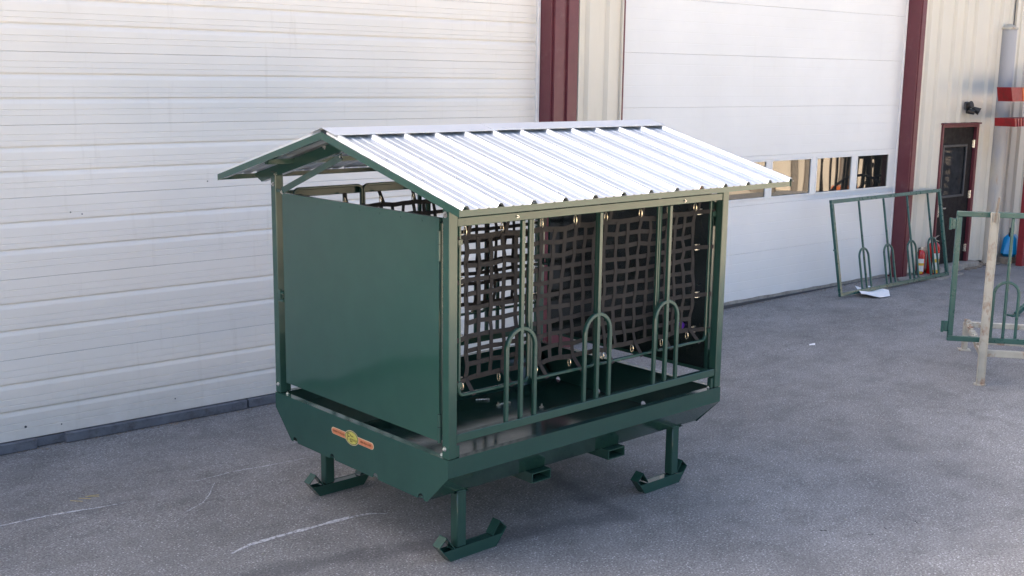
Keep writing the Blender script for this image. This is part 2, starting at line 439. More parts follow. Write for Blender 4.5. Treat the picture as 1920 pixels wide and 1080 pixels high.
# --- jambs and trims left door
def tbox(name, a, b_, mat, parent=BLD, bev=.004):
    bm = NB(); box(bm, a, b_, bev); return link(name, bm, mat, parent)
tbox('jamb', (4.318, DN-.03, -.15), (4.352, DN+.05, 4.7), 'jamb_white')
tbox('door_return', (4.355, WN+.005, -.15), (4.375, DN+.05, 4.75), 'maroon')
bm = NB()   # folded maroon trim: two flats with a recessed fold
prism(bm, [(4.376, WN-.03), (4.505, WN-.03), (4.515, WN-.002), (4.555, WN-.002), (4.565, WN-.03), (4.70, WN-.03), (4.715, WN+.02), (4.376, WN+.02)], 2, -.15, 4.85)
link('corner_trim', bm, 'maroon', BLD)
tbox('edge_trim', (4.716, WN-.032, -.1), (4.734, WN+.02, 4.85), 'siding')
tbox('edge_trim', (5.347, WN-.034, -.1), (5.366, WN+.02, 4.85), 'siding')
tbox('door_return', (5.37, WN-.03, -.1), (5.395, DN+.02, 4.75), 'maroon')
tbox('header_trim', (-4.4, WN-.03, 4.7), (11.37, DN+.02, 4.85), 'maroon')
tbox('corner_trim', (-4.6, WN-.03, -.2), (-4.2, DN+.02, 4.7), 'maroon')
# right jamb
tbox('door_return', (11.24, WN-.015, -.02), (11.262, DN+.05, 4.7), 'maroon')
tbox('corner_trim', (11.263, WN-.03, -.02), (11.368, WN+.03, 4.85), 'maroon')
tbox('seal_strip', (11.205, DN-.02, .03), (11.238, DN+.03, 4.7), 'jamb_white')

# --- right overhead door: flush white sections, window row
RX0, RX1 = 5.40, 11.203
RS = [.035, .635, 1.25, 1.872, 2.49, 3.105, 3.72, 4.34, 4.7]
bm = NB(); box(bm, (RX0, DN+.03, .0), (RX1, DN+.07, 4.7)); RD = link('overhead_door', bm, 'black', BLD); RD['label'] = 'flush white overhead door with a row of windows'
WX = [(5.56, 6.37), (6.465, 7.315), (7.41, 8.265), (8.352, 9.215), (9.309, 10.145), (10.247, 11.052)]
WZ = (1.315, 1.815)
def flat_rows(bm, x0, x1, z0, z1, ribs=3):
    prof = [(-.005, z1-.0005), (0, z1-.004)]
    for k in range(ribs):
        z = z1-(z1-z0)*(k+1)/(ribs+1); prof += [(0, z+.006), (-.0014, z), (0, z-.006)]
    prof += [(0, z0+.004), (-.005, z0+.0005)]
    A = [bm.verts.new((x0, DN-y, z)) for y, z in prof]; B = [bm.verts.new((x1, DN-y, z)) for y, z in prof]
    for i in range(len(prof)-1): bm.faces.new((A[i], B[i], B[i+1], A[i+1]))
for i, (a, b_) in enumerate(zip(RS, RS[1:])):
    bm = NB()
    if i == 2:
        flat_rows(bm, RX0, RX1, WZ[1], b_, 0); flat_rows(bm, RX0, RX1, a, WZ[0], 0)
        xs = [RX0]+[q for w in WX for q in w]+[RX1]
        for j in range(0, len(xs), 2):
            box(bm, (xs[j], DN, WZ[0]+.0), (xs[j+1], DN+.025, WZ[1]))
    else: flat_rows(bm, RX0, RX1, a, b_, 4)
    link('door_section', bm, 'white_door', RD)
for (x0, x1) in WX:
    bm = NB(); z0, z1 = WZ
    for p, q in (((x0, z0), (x1, z0+.022)), ((x0, z1-.022), (x1, z1)), ((x0, z0+.022), (x0+.022, z1-.022)), ((x1-.022, z0+.022), (x1, z1-.022))):
        box(bm, (p[0], DN-.008, p[1]), (q[0], DN+.02, q[1]), .003)
    wf = link('window', bm, 'white_door', BLD)
    bm = NB(); box(bm, (x0+.023, DN+.008, z0+.023), (x1-.023, DN+.014, z1-.023)); link('pane', bm, 'glass_dark', wf)
bm = NB()
A = []
for i in range(40):
    x = RX0+(RX1-RX0)*i/39; A.append((x, .028+.006*sin(i*1.7)+.008*mnoise.noise(Vector((i*.4, 0, 0)))))
for i in range(39):
    zb = [gz(A[i+k][0], 4)-.02+.0 for k in (0, 1)]
    v4 = [bm.verts.new(p) for p in ((A[i][0], DN-.015, zb[0]), (A[i+1][0], DN-.015, zb[1]), (A[i+1][0], DN-.015, A[i+1][1]+.012), (A[i][0], DN-.015, A[i][1]+.012))]
    bm.faces.new(v4)
bmesh.ops.remove_doubles(bm, verts=bm.verts, dist=.0005)
rg = bmesh.ops.extrude_face_region(bm, geom=bm.faces[:]); bmesh.ops.translate(bm, verts=[e for e in rg['geom'] if isinstance(e, bmesh.types.BMVert)], vec=(0, .03, 0))
link('bottom_seal', bm, 'concrete', RD)
tbox('bottom_bar', (RX0, DN-.022, -.06), (RX1, DN+.02, .004), 'darkgrey', RD)

# --- man door
mx0, mx1 = 12.05, 13.09
bm = NB(); box(bm, (mx0, WN-.03, .09), (mx0+.035, WN+.10, 2.2), .003); box(bm, (mx1-.065, WN-.03, .09), (mx1-.0, WN+.10, 2.2), .003); box(bm, (mx0+.036, WN-.03, 2.16), (mx1-.066, WN+.10, 2.2), .003)
box(bm, (mx0-.02, WN-.055, 2.202), (mx1+.02, WN+.02, 2.225), .003)
DF = link('door_frame', bm, 'maroon', BLD)
bm = NB(); d0, d1 = mx0+.037, mx1-.067
wz0, wz1, wx0, wx1 = 1.13, 1.88, d0+.10, d1-.19
for a, b_ in (((d0, .10), (d1, wz0)), ((d0, wz1), (d1, 2.158)), ((d0, wz0), (wx0, wz1)), ((wx1, wz0), (d1, wz1))):
    box(bm, (a[0], WN+.02, a[1]), (b_[0], WN+.065, b_[1]))
DO = link('door', bm, 'black_door', BLD)
bm = NB()
for a, b_ in (((wx0-.02, wz0-.02), (wx1+.02, wz0+.012)), ((wx0-.02, wz1-.012), (wx1+.02, wz1+.02)), ((wx0-.02, wz0+.012), (wx0+.012, wz1-.012)), ((wx1-.012, wz0+.012), (wx1+.02, wz1-.012))):
    box(bm, (a[0], WN+.006, a[1]), (b_[0], WN+.03, b_[1]), .003)
link('window_frame', bm, 'darkgrey', DO)
bm = NB(); box(bm, (wx0, WN+.04, wz0), (wx1, WN+.045, wz1)); link('pane', bm, 'door_glass', DO)
bm = NB(); box(bm, (d0+.012, WN-.008, .83), (d0+.075, WN+.019, 1.13), .006); box(bm, (d0+.03, WN-.06, .955), (d0+.17, WN-.045, .975), .004); cyl(bm, (d0+.04, WN-.05, .965), (d0+.04, WN-.005, .965), .012); cyl(bm, (d0+.043, WN-.02, 1.07), (d0+.043, WN-.005, 1.07), .02)
link('handle', bm, 'zinc', DO)
for z in (.30, 1.13, 1.90):
    bm = NB(); cyl(bm, (d1+.004, WN+.0, z-.06), (d1+.004, WN+.0, z+.06), .013, 10); box(bm, (d1-.03, WN+.008, z-.055), (d1+.04, WN+.018, z+.055)); link('hinge', bm, 'zinc', DO)
tbox('step', (11.95, WN-.16, -.05), (13.2, WN+.15, .088), 'concrete', BLD, .008)
# beige downspout-like strip right of the pipe
bm = NB(); box(bm, (13.86, WN-.075, .1), (13.95, WN-.028, TOP-.1), .006); link('downspout', bm, 'siding', BLD)
bm = NB(); cyl(bm, (13.80, WN-.06, 3.6), (13.80, WN-.06, TOP-.1), .009, 8); link('conduit', bm, 'darkgrey', BLD)
# ------------------------------------------------------------------ floodlight
def wloc(w, n, z):
    a = R(-2.4435); return Vector((w*cos(a)-n*sin(a), w*sin(a)+n*cos(a), z))
FL = thing('wall_floodlight', 'small black twin-head floodlight with sensor on the siding above the black door', 'light', wloc(12.60, WN-.045, 2.46), R(-2.4435)); FL.scale = (.88, .88, .88)
bm = NB(); box(bm, (-.06, -.03, -.045), (.05, 0, .09), .01); link('mounting_plate', bm, 'darkgrey', FL)
bm = NB(); cyl(bm, (0, -.03, .02), (.0, -.10, .04), .05, 16, .062); cyl(bm, (0, -.10, .04), (0, -.112, .043), .065, 16); link('lamp_head', bm, 'black', FL, True)
bm = NB(); cyl(bm, (.13, -.05, -.02), (.17, -.15, -.07), .035, 16, .06); cyl(bm, (.17, -.15, -.07), (.175, -.162, -.076), .062, 16); bar(bm, (.0, -.05, .02), (.13, -.06, -.01), .02, .02); link('lamp_head', bm, 'black', FL, True)
bm = NB(); cyl(bm, (-.01, -.04, -.06), (.09, -.11, -.09), .045, 14, .04); link('sensor', bm, 'black', FL, True)

# ------------------------------------------------------------------ THE FEEDER
LXX, LYY = 2.44, 1.85
FD = thing('hay_feeder', 'dark green roofed hay feeder on skids with black webbing net and corrugated metal roof', 'hay feeder', (0, 0, 0))
H0, H1, H2 = .430, .609, .715
T = .192
# end plates with four drain notches on the lower edge
def end_plate(x0, x1):
    zb0 = H0-.012; ys = [0, T]
    for c in (.25, .70, 1.17, 1.61): ys += [c+.028*cos(pi-pi*k/10) for k in range(11)]
    ys += [LYY-T, LYY]
    def zb(y):
        if y < T: return H1+(zb0-H1)*y/T
        if y > LYY-T: return H1+(zb0-H1)*(LYY-y)/T
        for c in (.25, .70, 1.17, 1.61):
            if abs(y-c) < .0281: return zb0+.036*math.sqrt(max(0, 1-((y-c)/.028)**2))
        return zb0
    bm = NB(); rows = []
    for x in (x0, x1): rows.append(([bm.verts.new((x, y, zb(y))) for y in ys], [bm.verts.new((x, y, H2)) for y in ys]))
    (A0, A1), (B0, B1) = rows; n = len(ys)
    for i in range(n-1):
        bm.faces.new((A0[i], A0[i+1], A1[i+1], A1[i])); bm.faces.new((B0[i+1], B0[i], B1[i], B1[i+1]))
        bm.faces.new((A0[i+1], A0[i], B0[i], B0[i+1])); bm.faces.new((A1[i], A1[i+1], B1[i+1], B1[i]))
    bm.faces.new((A0[0], A1[0], B1[0], B0[0])); bm.faces.new((A1[-1], A0[-1], B0[-1], B1[-1]))
    return bm
link('tub_end', end_plate(-.004, .0), 'green_tub', FD); link('tub_end', end_plate(LXX, LXX+.004), 'green_tub', FD)
bm = NB(); box(bm, (.0005, T, H0-.004), (LXX-.0005, LYY-T, H0)); link('tub_floor', bm, 'green_tub', FD)
for s in (0, 1):
    f = (lambda y: y) if s == 0 else (lambda y: LYY-y)
    bm = NB(); th = .004
    prism(bm, [(f(0), H2), (f(0), H1), (f(T), H0-.004), (f(T+th), H0-.0005), (f(th), H1+.001), (f(th), H2-.004), (f(.045), H2-.004), (f(.045), H2)], 0, .0005, LXX-.0005)
    link('tub_side', bm, 'green_tub', FD)
for x0, x1 in ((.001, .045), (LXX-.045, LXX-.001)):
    bm = NB(); box(bm, (x0, .046, H2-.004), (x1, LYY-.046, H2)); link('rim_flange', bm, 'green', FD)
# posts
PW = .060
for x, y in ((0, 0), (LXX-PW, 0), (0, LYY-PW), (LXX-PW, LYY-PW)):
    bm = NB(); ztop = 2.145 if y == 0 else 2.20
    box(bm, (x, y, H2+.002), (x+PW, y+PW, ztop), .004); link('post', bm, 'green', FD)
    # foot clip
    sx = PW+.002 if x == 0 else -.03
    bm = NB(); yy = y+.012 if y == 0 else y+.012
    box(bm, (x+sx, yy, H2+.001), (x+sx+.028, yy+.035, H2+.07), .003); link('foot_clip', bm, 'green', FD)
# side frames (front y=0, back mirrored)
def side_frame(sign):
    f = (lambda y: y) if sign > 0 else (lambda y: LYY-y)
    def fb(bm, a, b_, bev=.003): return box(bm, (a[0], f(a[1]), a[2]), (b_[0], f(b_[1]), b_[2]), bev)
    link('top_rail', fb(NB(), (PW+.003, .006, 2.025), (LXX-PW-.003, .046, 2.073), .003), 'green', FD)
    link('bottom_rail', fb(NB(), (PW+.003, .006, .802), (LXX-PW-.003, .046, .852), .003), 'green', FD)
    for xc in (.560, 1.205, 1.858):
        link('feed_bar', fb(NB(), (xc-.0125, .012, .853), (xc+.0125, .038, 2.024), .003), 'green', FD)
        pts = [(xc-.112, f(.025), .853)]+[(xc-.112, f(.025), z) for z in (1.0, 1.15)]
        for k in range(17):
            a = pi-pi*k/16; pts.append((xc+.112*cos(a), f(.025), 1.272+.118*sin(a)))
        pts += [(xc+.112, f(.025), z) for z in (1.15, 1.0, .853)]
        bm = NB(); sweep(bm, pts, rrect(.025, .025, .004), (0, 1, 0)); link('feed_arch', bm, 'green', FD, True)
    # inner net frame: rounded rectangles side by side, spanning over the opening
    y0 = f(.075)
    xs = [.12, .672, 1.243, 1.812, 2.352]
    for k in range(4):
        a, b_ = xs[k]+.0005, xs[k+1]-.0005; z0, z1 = 1.052, 2.082; rr = .035; pts = []
        for cx, cz, a0 in ((b_-rr-.0095, z0+rr, -90), (b_-rr-.0095, z1-rr, 0), (a+rr+.0095, z1-rr, 90), (a+rr+.0095, z0+rr, 180)):
            for q in range(6):
                an = R(a0+90*q/5); pts.append((cx+rr*cos(an), y0, cz+rr*sin(an)))
        bm = NB(); sweep(bm, pts, rrect(.022, .019, .004), (0, 1, 0), closed=True); link('net_frame', bm, 'green', FD, True)
    for xx in (xs[0], xs[-1]):
        for z in (1.12, 1.93):
            bm = NB(); bar(bm, (xx, f(.05), z), (xx if xx > 1 else xx, f(.066), z), .03, .03); link('net_bracket', bm, 'green', FD)
side_frame(1); side_frame(-1)

# hay nets -----------------------------------------------------------
def net(sign, seed):
    rnd = random.Random(seed)
    f = (lambda y: y) if sign > 0 else (lambda y: LYY-y)
    X0, X1, Z0, Z1 = .215, 2.235, 1.125, 1.945
    nx, nz = 21, 10
    hx = [X0+(X1-X0)*i/nx for i in range(nx+1)]; hz = [Z0+(Z1-Z0)*j/nz for j in range(nz+1)]
    tops = [0, 3, 6, 9, 12, 15, 18, 21]; sides = [0, 3, 7, 10]
    def sag(i, ks):   # 0 at hooks, 1 between
        for a, b_ in zip(ks, ks[1:]):
            if a <= i <= b_: return sin(pi*(i-a)/(b_-a))
        return 0
    def P(i, j, wv):
        x = X0+(X1-X0)*i/nx; z = Z0+(Z1-Z0)*j/nz
        t = j/nz; s = i/nx
        z += -.010*sag(i, tops)*t**2 + .009*sag(i, tops)*(1-t)**3
        x += .007*sag(j, sides)*((1-s)**3-s**3)
        x += .005*mnoise.noise(Vector((i*.55, j*.42, seed)))+.005*mnoise.noise(Vector((i*1.3, j*.9, seed+4)))
        z += .006*mnoise.noise(Vector((i*.45, j*.6, seed+9)))+.004*mnoise.noise(Vector((i*1.2, j*1.3, seed+7)))
        y = .115+.030*mnoise.noise(Vector((i*.22, j*.25, seed+2)))+.02*sin(pi*s)*sin(pi*t)+.006*mnoise.noise(Vector((i*.9, j*.8, seed+3)))
        return Vector((x, f(y+wv), z))
    def strap(fixed, vertical, W=.027):
        bm = NB(); n = nz if vertical else nx; pr = None; st = 4; th = .0016
        for q in range(n*st+1):
            t = q/st; w_ = .0028*cos(pi*(t+fixed))*(1 if vertical else -1)
            a = P(fixed, t, w_) if vertical else P(t, fixed, w_)
            tw = .25*mnoise.noise(Vector((t*.5, fixed*3.1, seed)))
            nm = Vector((0, 1, 0)); d = (Vector((0, 0, 1)) if vertical else Vector((1, 0, 0)))
            sd_ = nm.cross(d).normalized(); sd_ = (sd_*cos(tw)+nm*sin(tw)).normalized(); nn = sd_.cross(d)
            ww = W*(1+.12*mnoise.noise(Vector((t*1.1, fixed, 5))))
            cur = [bm.verts.new(a+sd_*(ww/2)*e+nn*th*g) for e, g in ((-1, -1), (1, -1), (1, 1), (-1, 1))]
            if pr:
                for k in range(4): bm.faces.new((pr[k], pr[(k+1) % 4], cur[(k+1) % 4], cur[k]))
            else: bm.faces.new(cur[::-1])
            pr = cur
        bm.faces.new(pr); return bm
    # border, the part; its straps are sub-parts
    bm = strap(0, True, .03)
    for b2 in (strap(nx, True, .03), strap(0, False, .03), strap(nz, False, .032)):
        me = bpy.data.meshes.new('t'); b2.to_mesh(me); b2.free(); bm.from_mesh(me); bpy.data.meshes.remove(me)
    nt_ = link('hay_net', bm, 'web', FD)
    for i in range(1, nx): link('strap', strap(i, True), 'web', nt_)
    for j in range(1, nz): link('strap', strap(j, False), 'web', nt_)
    # ties: loop of webbing over the frame, gold snap hook back to the net edge
    def ring(c_, axis_long, L=.028, w=.011, r=.0032):
        bm = NB(); pts = []
        al = Vector(axis_long); other = Vector((0, 1, 0)) if abs(al.y) < .5 else Vector((1, 0, 0))
        for k in range(16):
            a = 2*pi*k/16; pts.append(Vector(c_)+al*L*cos(a)+other*w*sin(a)*(1 if sign > 0 else -1))
        fx = al.cross(other)
        sweep(bm, pts, [(r*cos(2*pi*k/6), r*sin(2*pi*k/6)) for k in range(6)], fx, closed=True)
        return bm
    def tie(a, b_):
        bm = NB(); bar(bm, a, b_, .026, .003, up=(0, 1, 0)); return bm
    for i in tops:
        p = P(i, nz, 0); p2 = P(i, 0, 0); dx = rnd.uniform(-.012, .012)
        link('snap_hook', ring(p+Vector((-.004, f(.0)*0, .032)), (0, 0, 1)), 'brass', nt_, True)
        link('tie_strap', tie(p+Vector((.022+dx, 0, -.01)), (p.x+.008, f(.088), 2.036)), 'web', nt_)
        link('snap_hook', ring(p2+Vector((-.026, 0, -.036)), (0, 0, 1), .024), 'brass', nt_, True)
        link('tie_strap', tie(p2+Vector((-.002, 0, .01)), (p2.x+.026+dx, f(.060), 1.040)), 'web', nt_)
    for j in sides:
        for i, e, xe in ((0, -1, .104), (nx, 1, 2.368)):
            p = P(i, j, 0)
            for dz in (.017, -.017):
                link('snap_hook', ring(p+Vector((e*.045, 0, dz)), (1, 0, 0), .022, .008, .003), 'zinc', nt_, True)
            bm = NB(); bar(bm, p+Vector((e*-.01, 0, 0)), (xe, f(.058), p.z+.004), .003, .027, up=(0, 0, 1)); link('tie_strap', bm, 'web', nt_)
net(1, 3); net(-1, 11)

# end doors ------------------------------------------------------------
def end_door(x0, near):
    e = 1 if near else -1
    X = lambda d: x0+e*d
    bm = NB()
    y0, y1, z0, z1 = .097, 1.722, .803, 2.070
    # slightly bulged sheet, subdivided
    nY, nZ = 24, 18; V = []
    for i in range(nY+1):
        row = []
        for j in range(nZ+1):
            y = y0+(y1-y0)*i/nY; z = z0+(z1-z0)*j/nZ
            bl = sin(pi*i/nY)*sin(pi*j/nZ)
            d = .006+.0030*bl*sin(6*j/nZ+2.4*i/nY)+.0016*bl*mnoise.noise(Vector((y*2, z*3, 1)))
            row.append(bm.verts.new((X(d), y, z)))
        V.append(row)
    for i in range(nY):
        for j in range(nZ): bm.faces.new((V[i][j], V[i+1][j], V[i+1][j+1], V[i][j+1]))
    rg = bmesh.ops.extrude_face_region(bm, geom=bm.faces[:]); bmesh.ops.translate(bm, verts=[q for q in rg['geom'] if isinstance(q, bmesh.types.BMVert)], vec=(e*.003, 0, 0))
    D_ = link('end_door', bm, 'green_panel', FD, True)
    bm = NB()
    for a, b_ in (((y0+.001, z0+.001), (y1-.001, z0+.026)), ((y0+.001, z1-.026), (y1-.001, z1-.001)), ((y0+.001, z0+.027), (y0+.026, z1-.027)), ((y1-.026, z0+.027), (y1-.001, z1-.027))):
        box(bm, (X(.0105), a[0], a[1]), (X(.036), b_[0], b_[1]), .003)
    link('door_frame', bm, 'green', D_, True)
    for z in (.965, 2.0):
        zz = z-.165
        bm = NB(); cyl(bm, (X(.002), .086, zz), (X(.002), .086, z-.075), .011, 14); cyl(bm, (X(.002), .086, z-.072), (X(.002), .086, z), .0115, 14)
        link('hinge', bm, 'green', D_, True)
    for z in (1.41, 1.36):
        bm = NB(); box(bm, (X(-.006), 1.725, z-.012), (X(.03), 1.80, z+.008), .003)
        if z > 1.4: box(bm, (X(-.012), 1.745, z-.045), (X(.01), 1.775, z+.02), .003)
        link('latch', bm, 'green', D_)
    bm = NB()
    for y in (.25, .45, .65, .85, 1.05, 1.3): cyl(bm, (X(.0065), y, z1-.03), (X(.004), y, z1-.03), .006, 8)
    link('rivet', bm, 'green', D_)
end_door(0, True); end_door(LXX, False)
bm = NB(); box(bm, (LXX-.0395, .125, .83), (LXX-.0372, 1.694, 2.045)); link('door_dim_sheet', bm, 'dim_inside', FD)  # dark sheet added over the far door's inner face to deepen its shade

# roof -------------------------------------------------------------------
EX0, EX1, EY0, EY1, ZE, YR, ZR = -.212, 2.652, -.338, 2.152, 2.166, .905, 2.498
SL = (ZR-ZE)/(YR-EY0)
def roof_sheet(x0, x1, sgn):
    ye = EY0-.012 if sgn > 0 else EY1+.012; yr = YR-.035*sgn
    sp_ = .2345; bm = NB(); prof = []
    k = 0; n = round((x1-x0)/sp_)
    prof.append((x0-.018, 0)); 
    for i in range(n+1):
        c = x0+i*sp_
        if i > 0 or True:
            prof += [(c-.026, 0), (c-.010, .021), (c+.010, .021), (c+.026, 0)]
        if i < n:
            for q in (.085, .150): prof += [(c+q-.012, 0), (c+q-.004, .0040), (c+q+.004, .0040), (c+q+.012, 0)]
    prof.append((x1+.030, 0))
    prof[0] = (x0-.03, 0)
    def zt(y): return ZE+abs(y-(EY0 if sgn > 0 else EY1))*SL*(1 if (y-EY0 if sgn > 0 else EY1-y) >= 0 else -1)+.004
    seg = 5; rows = []
    for s in range(seg+1):
        y = ye+(yr-ye)*s/seg
        rows.append([bm.verts.new((x, y, zt(y)+h+.0006*mnoise.noise(Vector((x*6, y*4, 2))))) for x, h in prof])
    for s in range(seg):
        for i in range(len(prof)-1): bm.faces.new((rows[s][i], rows[s][i+1], rows[s+1][i+1], rows[s+1][i]))
    rg = bmesh.ops.extrude_face_region(bm, geom=bm.faces[:]); bmesh.ops.translate(bm, verts=[q for q in rg['geom'] if isinstance(q, bmesh.types.BMVert)], vec=(0, 0, -.0012))
    return bm
RXA = EX0+.035
for i in range(3):
    for sgn in (1, -1):
        o = link('roof_sheet', roof_sheet(RXA+.938*i, RXA+.938*(i+1)-(.0 if i == 2 else .0), sgn), 'galv', FD)
        o.location.z = .0016*(i % 2)
# screws
bm = NB()
for i in range(12):
    for y in (-.24, .08, .40, .74):
        x = RXA+.2345*i+.055; z = ZE+(y-EY0)*SL+.004
        cyl(bm, (x, y, z), (x, y-.0005, z+.002), .009, 10); cyl(bm, (x, y, z+.002), (x, y-.001, z+.008), .0055, 6)
link('roof_screw', bm, 'zinc', FD)
# ridge cap in two lengths
for x0, x1, dz in ((EX0+.0, 1.02, .0), (.99, EX1+.004, .0022)):
    bm = NB(); w = .135; h0 = ZR+.026+dz
    prism(bm, [(YR-w, h0-w*SL), (YR, h0), (YR+w, h0-w*SL), (YR+w, h0-w*SL+.0018), (YR, h0+.0018), (YR-w, h0-w*SL+.0018)], 0, x0, x1)
    link('ridge_cap', bm, 'galv_cap', FD)
# fascias (angle iron)
def fasc(y):
    e = 1 if y < 1 else -1
    bm = NB(); box(bm, (EX0, y, ZE-.034), (EX1, y+e*.004, ZE), .0); box(bm, (EX0, y+e*.0045, ZE-.0035), (EX1, y+e*.035, ZE-.0))
    link('eave_fascia', bm, 'green', FD)
fasc(EY0); fasc(EY1)
for x in (EX0, EX1-.004):
    for e, ye in ((1, EY0+.0005), (-1, EY1-.0005)):
        bm = NB(); hz = ZE-.003
        zr_ = hz+(YR-EY0)*SL
        xa, xb = (x-.004, x-.0005) if x < 1 else (x+.0045, x+.008)
        prism(bm, [(ye-e*.006, hz+.006), (YR-e*.0005, zr_+.006), (YR-e*.0005, zr_-.036), (ye-e*.006, hz-.034)], 0, xa, xb)
        link('gable_fascia', bm, 'green', FD)
        # inner leg
        xa2, xb2 = (x, x+.035) if x < 1 else (x-.032, x+.003)
        bm = NB(); prism(bm, [(ye+e*.045, hz+.045*SL-.030), (YR-e*.002, zr_-.030), (YR-e*.002, zr_-.026), (ye+e*.045, hz+.045*SL-.026)], 0, xa2, xb2); link('gable_angle', bm, 'green', FD)
# rafters and braces, purlins
for x in (.012, LXX-.052):
    for e, yp in ((1, .0), (-1, LYY)):
        z_at = lambda y: ZE-.006+(abs(y-(EY0 if e > 0 else EY1)))*SL
        a = EY0+.06 if e > 0 else EY1-.06; y_end = YR-e*.004
        bm = NB(); prism(bm, [(a, z_at(a)-.010), (y_end, z_at(y_end)-.010), (y_end, z_at(y_end)-.078), (a+e*.10, z_at(a+e*.10)-.078)], 0, x, x+.004)
        prism(bm, [(a+e*.10, z_at(a+e*.10)-.082), (y_end, z_at(y_end)-.082), (y_end, z_at(y_end)-.0785), (a+e*.10, z_at(a+e*.10)-.0785)], 0, x, x+.04)
        link('rafter', bm, 'green', FD)
    bx = x-.004 if x < 1 else x+.02
    bm = NB(); bar(bm, (bx-.004, 1.715, 2.085), (bx-.004, 1.02, 2.345), .004, .040, up=(0, .35, 1)); link('brace', bm, 'green', FD)
    bm = NB(); box(bm, (bx-.002, 1.735, 2.071), (bx+.02, 1.785, 2.09)); link('brace_tab', bm, 'green', FD)
for y in (.22, 1.60):
    z = ZE+(y-EY0 if y < YR else EY1-y)*SL
    bm = NB(); box(bm, (EX0+.04, y-.02, z-.045), (EX1-.04, y+.02, z-.014)); link('purlin', bm, 'green', FD)
# bolts
def bolt(p, d, r=.012, name='bolt'):
    bm = NB(); p = Vector(p); d = Vector(d); cyl(bm, p, p+d*.002, r*1.25, 16); cyl(bm, p+d*.002, p+d*.010, r*.75, 6); cyl(bm, p+d*.010, p+d*.013, r*.4, 8)
    link(name, bm, 'zinc', FD)
for p in ((-.001, .035, 2.093), (-.001, .035, .775), (-.001, 1.815, 2.12), (-.001, 1.815, .775), (.006, 1.715, 2.335-.26), (.004, 1.03, 2.345), (.010, 1.22, 2.39), (.010, 1.80, 2.185)):
    bolt(p, (-1, 0, 0), .014 if p[2] == 2.093 else .011)
for p in ((1.98, .005, 2.045), (.50, .005, 2.05)): bolt(p, (0, -1, 0), .007)
for x, y in ((.085, .035), (LXX-.085, .035), (.085, 1.81), (.03, .10), (.03, 1.75)): bolt((x, y, H2+.001), (0, 0, 1), .010)
# legs and skids
def skid(xa, y0, flip):
    """profile in x,z: flat base, slanted ends and folded tips"""
    X = (lambda t: xa+t) if not flip else (lambda t: xa+.359-t)
    w = .066; y1 = y0+w; h = .072; L = .359
    bm = NB()
    # trough: two side plates and a base plate
    for ya, yb in ((y0, y0+.004), (y1-.004, y1)):
        prism(bm, [(X(0), 0), (X(L), 0), (X(L+.055), h), (X(-.055), h)], 1, ya, yb)
    prism(bm, [(X(0), 0), (X(L), 0), (X(L+.002), .005), (X(-.002), .005)], 1, y0+.0045, y1-.0045)
    prism(bm, [(X(.02), h-.006), (X(L-.02), h-.006), (X(L-.02), h-.002), (X(.02), h-.002)], 1, y0+.0045, y1-.0045)
    for s, c in ((1, L), (-1, 0)):
        t = lambda d: X(c+s*d)
        # slanted toe plate up to the tip, then folded back to the top of the bar
        for p, q in (((.0, .0), (.085, .105)), ((.085, .105), (.030, .158)), ((.030, .158), (-.030, .078))):
            dx, dz = q[0]-p[0], q[1]-p[1]; l = math.hypot(dx, dz); nx_, nz_ = -dz/l*.005, dx/l*.005
            prism(bm, [(t(p[0]), p[1]+.0005), (t(q[0]), q[1]), (t(q[0]+nx_), q[1]+nz_), (t(p[0]+nx_), p[1]+nz_+.0005)], 1, y0-.0008, y1+.0008)
    return link('skid', bm, 'green', FD)
def leg(x0, y0):
    bm = NB(); box(bm, (x0, y0, .073), (x0+.072, y0+.066, H0+.012 if False else .428), .006); o = link('leg', bm, 'green', FD, True)
    return o
for ysk in (.192, 1.597):
    skid(.173, ysk, False); leg(.222, ysk)
    skid(1.908, ysk, True); leg(2.178, ysk)
for x0 in (.19, 2.16):
    for y in (.192, 1.597):
        bm = NB(); box(bm, (x0+.01, y-.004, .414), (x0+.12, y+.07, .4175)); link('mounting_plate', bm, 'green', FD)
# fork pockets under the floor
for x0, x1 in ((.772, .932), (1.458, 1.615)):
    bm = NB(); y0, y1, z0, z1 = .135, LYY-.135, .360, .424; t = .006
    for a, b_ in (((x0, z0), (x1, z0+t)), ((x0, z1-t), (x1, z1)), ((x0, z0+t), (x0+t, z1-t)), ((x1-t, z0+t), (x1, z1-t))):
        box(bm, (a[0], y0, a[1]), (b_[0], y1, b_[1]))
    link('fork_pocket', bm, 'green', FD)
# decal
DX = -.0046
def disc_poly(cy, cz, ry, rz, n=40): return [(cy+ry*cos(2*pi*k/n), cz+rz*sin(2*pi*k/n)) for k in range(n)]
def pill(y0, y1, z0, z1, n=10):
    r_ = (z1-z0)/2; cz = (z0+z1)/2; P_ = []
    for k in range(n+1): a = -pi/2+pi*k/n; P_.append((y1-r_+r_*cos(a), cz+r_*sin(a)))
    for k in range(n+1): a = pi/2+pi*k/n; P_.append((y0+r_+r_*cos(a), cz+r_*sin(a)))
    return P_
bm = NB(); prism(bm, pill(.712, 1.170, .593, .637), 0, DX-.0008, DX); DEC = link('decal', bm, 'decal_cream', FD)
bm = NB(); prism(bm, pill(.718, 1.164, .595, .633), 0, DX-.0014, DX-.0009); link('decal_band', bm, 'decal_orange', DEC)
bm = NB(); prism(bm, disc_poly(.944, .615, .074, .047), 0, DX-.002, DX-.0015); link('decal_rim', bm, 'decal_cream', DEC)
bm = NB(); prism(bm, disc_poly(.944, .615, .070, .043), 0, DX-.0026, DX-.0021); link('decal_ring', bm, 'decal_green', DEC)
bm = NB(); prism(bm, disc_poly(.944, .615, .063, .0385), 0, DX-.0032, DX-.0027); link('decal_oval', bm, 'decal_yellow', DEC)
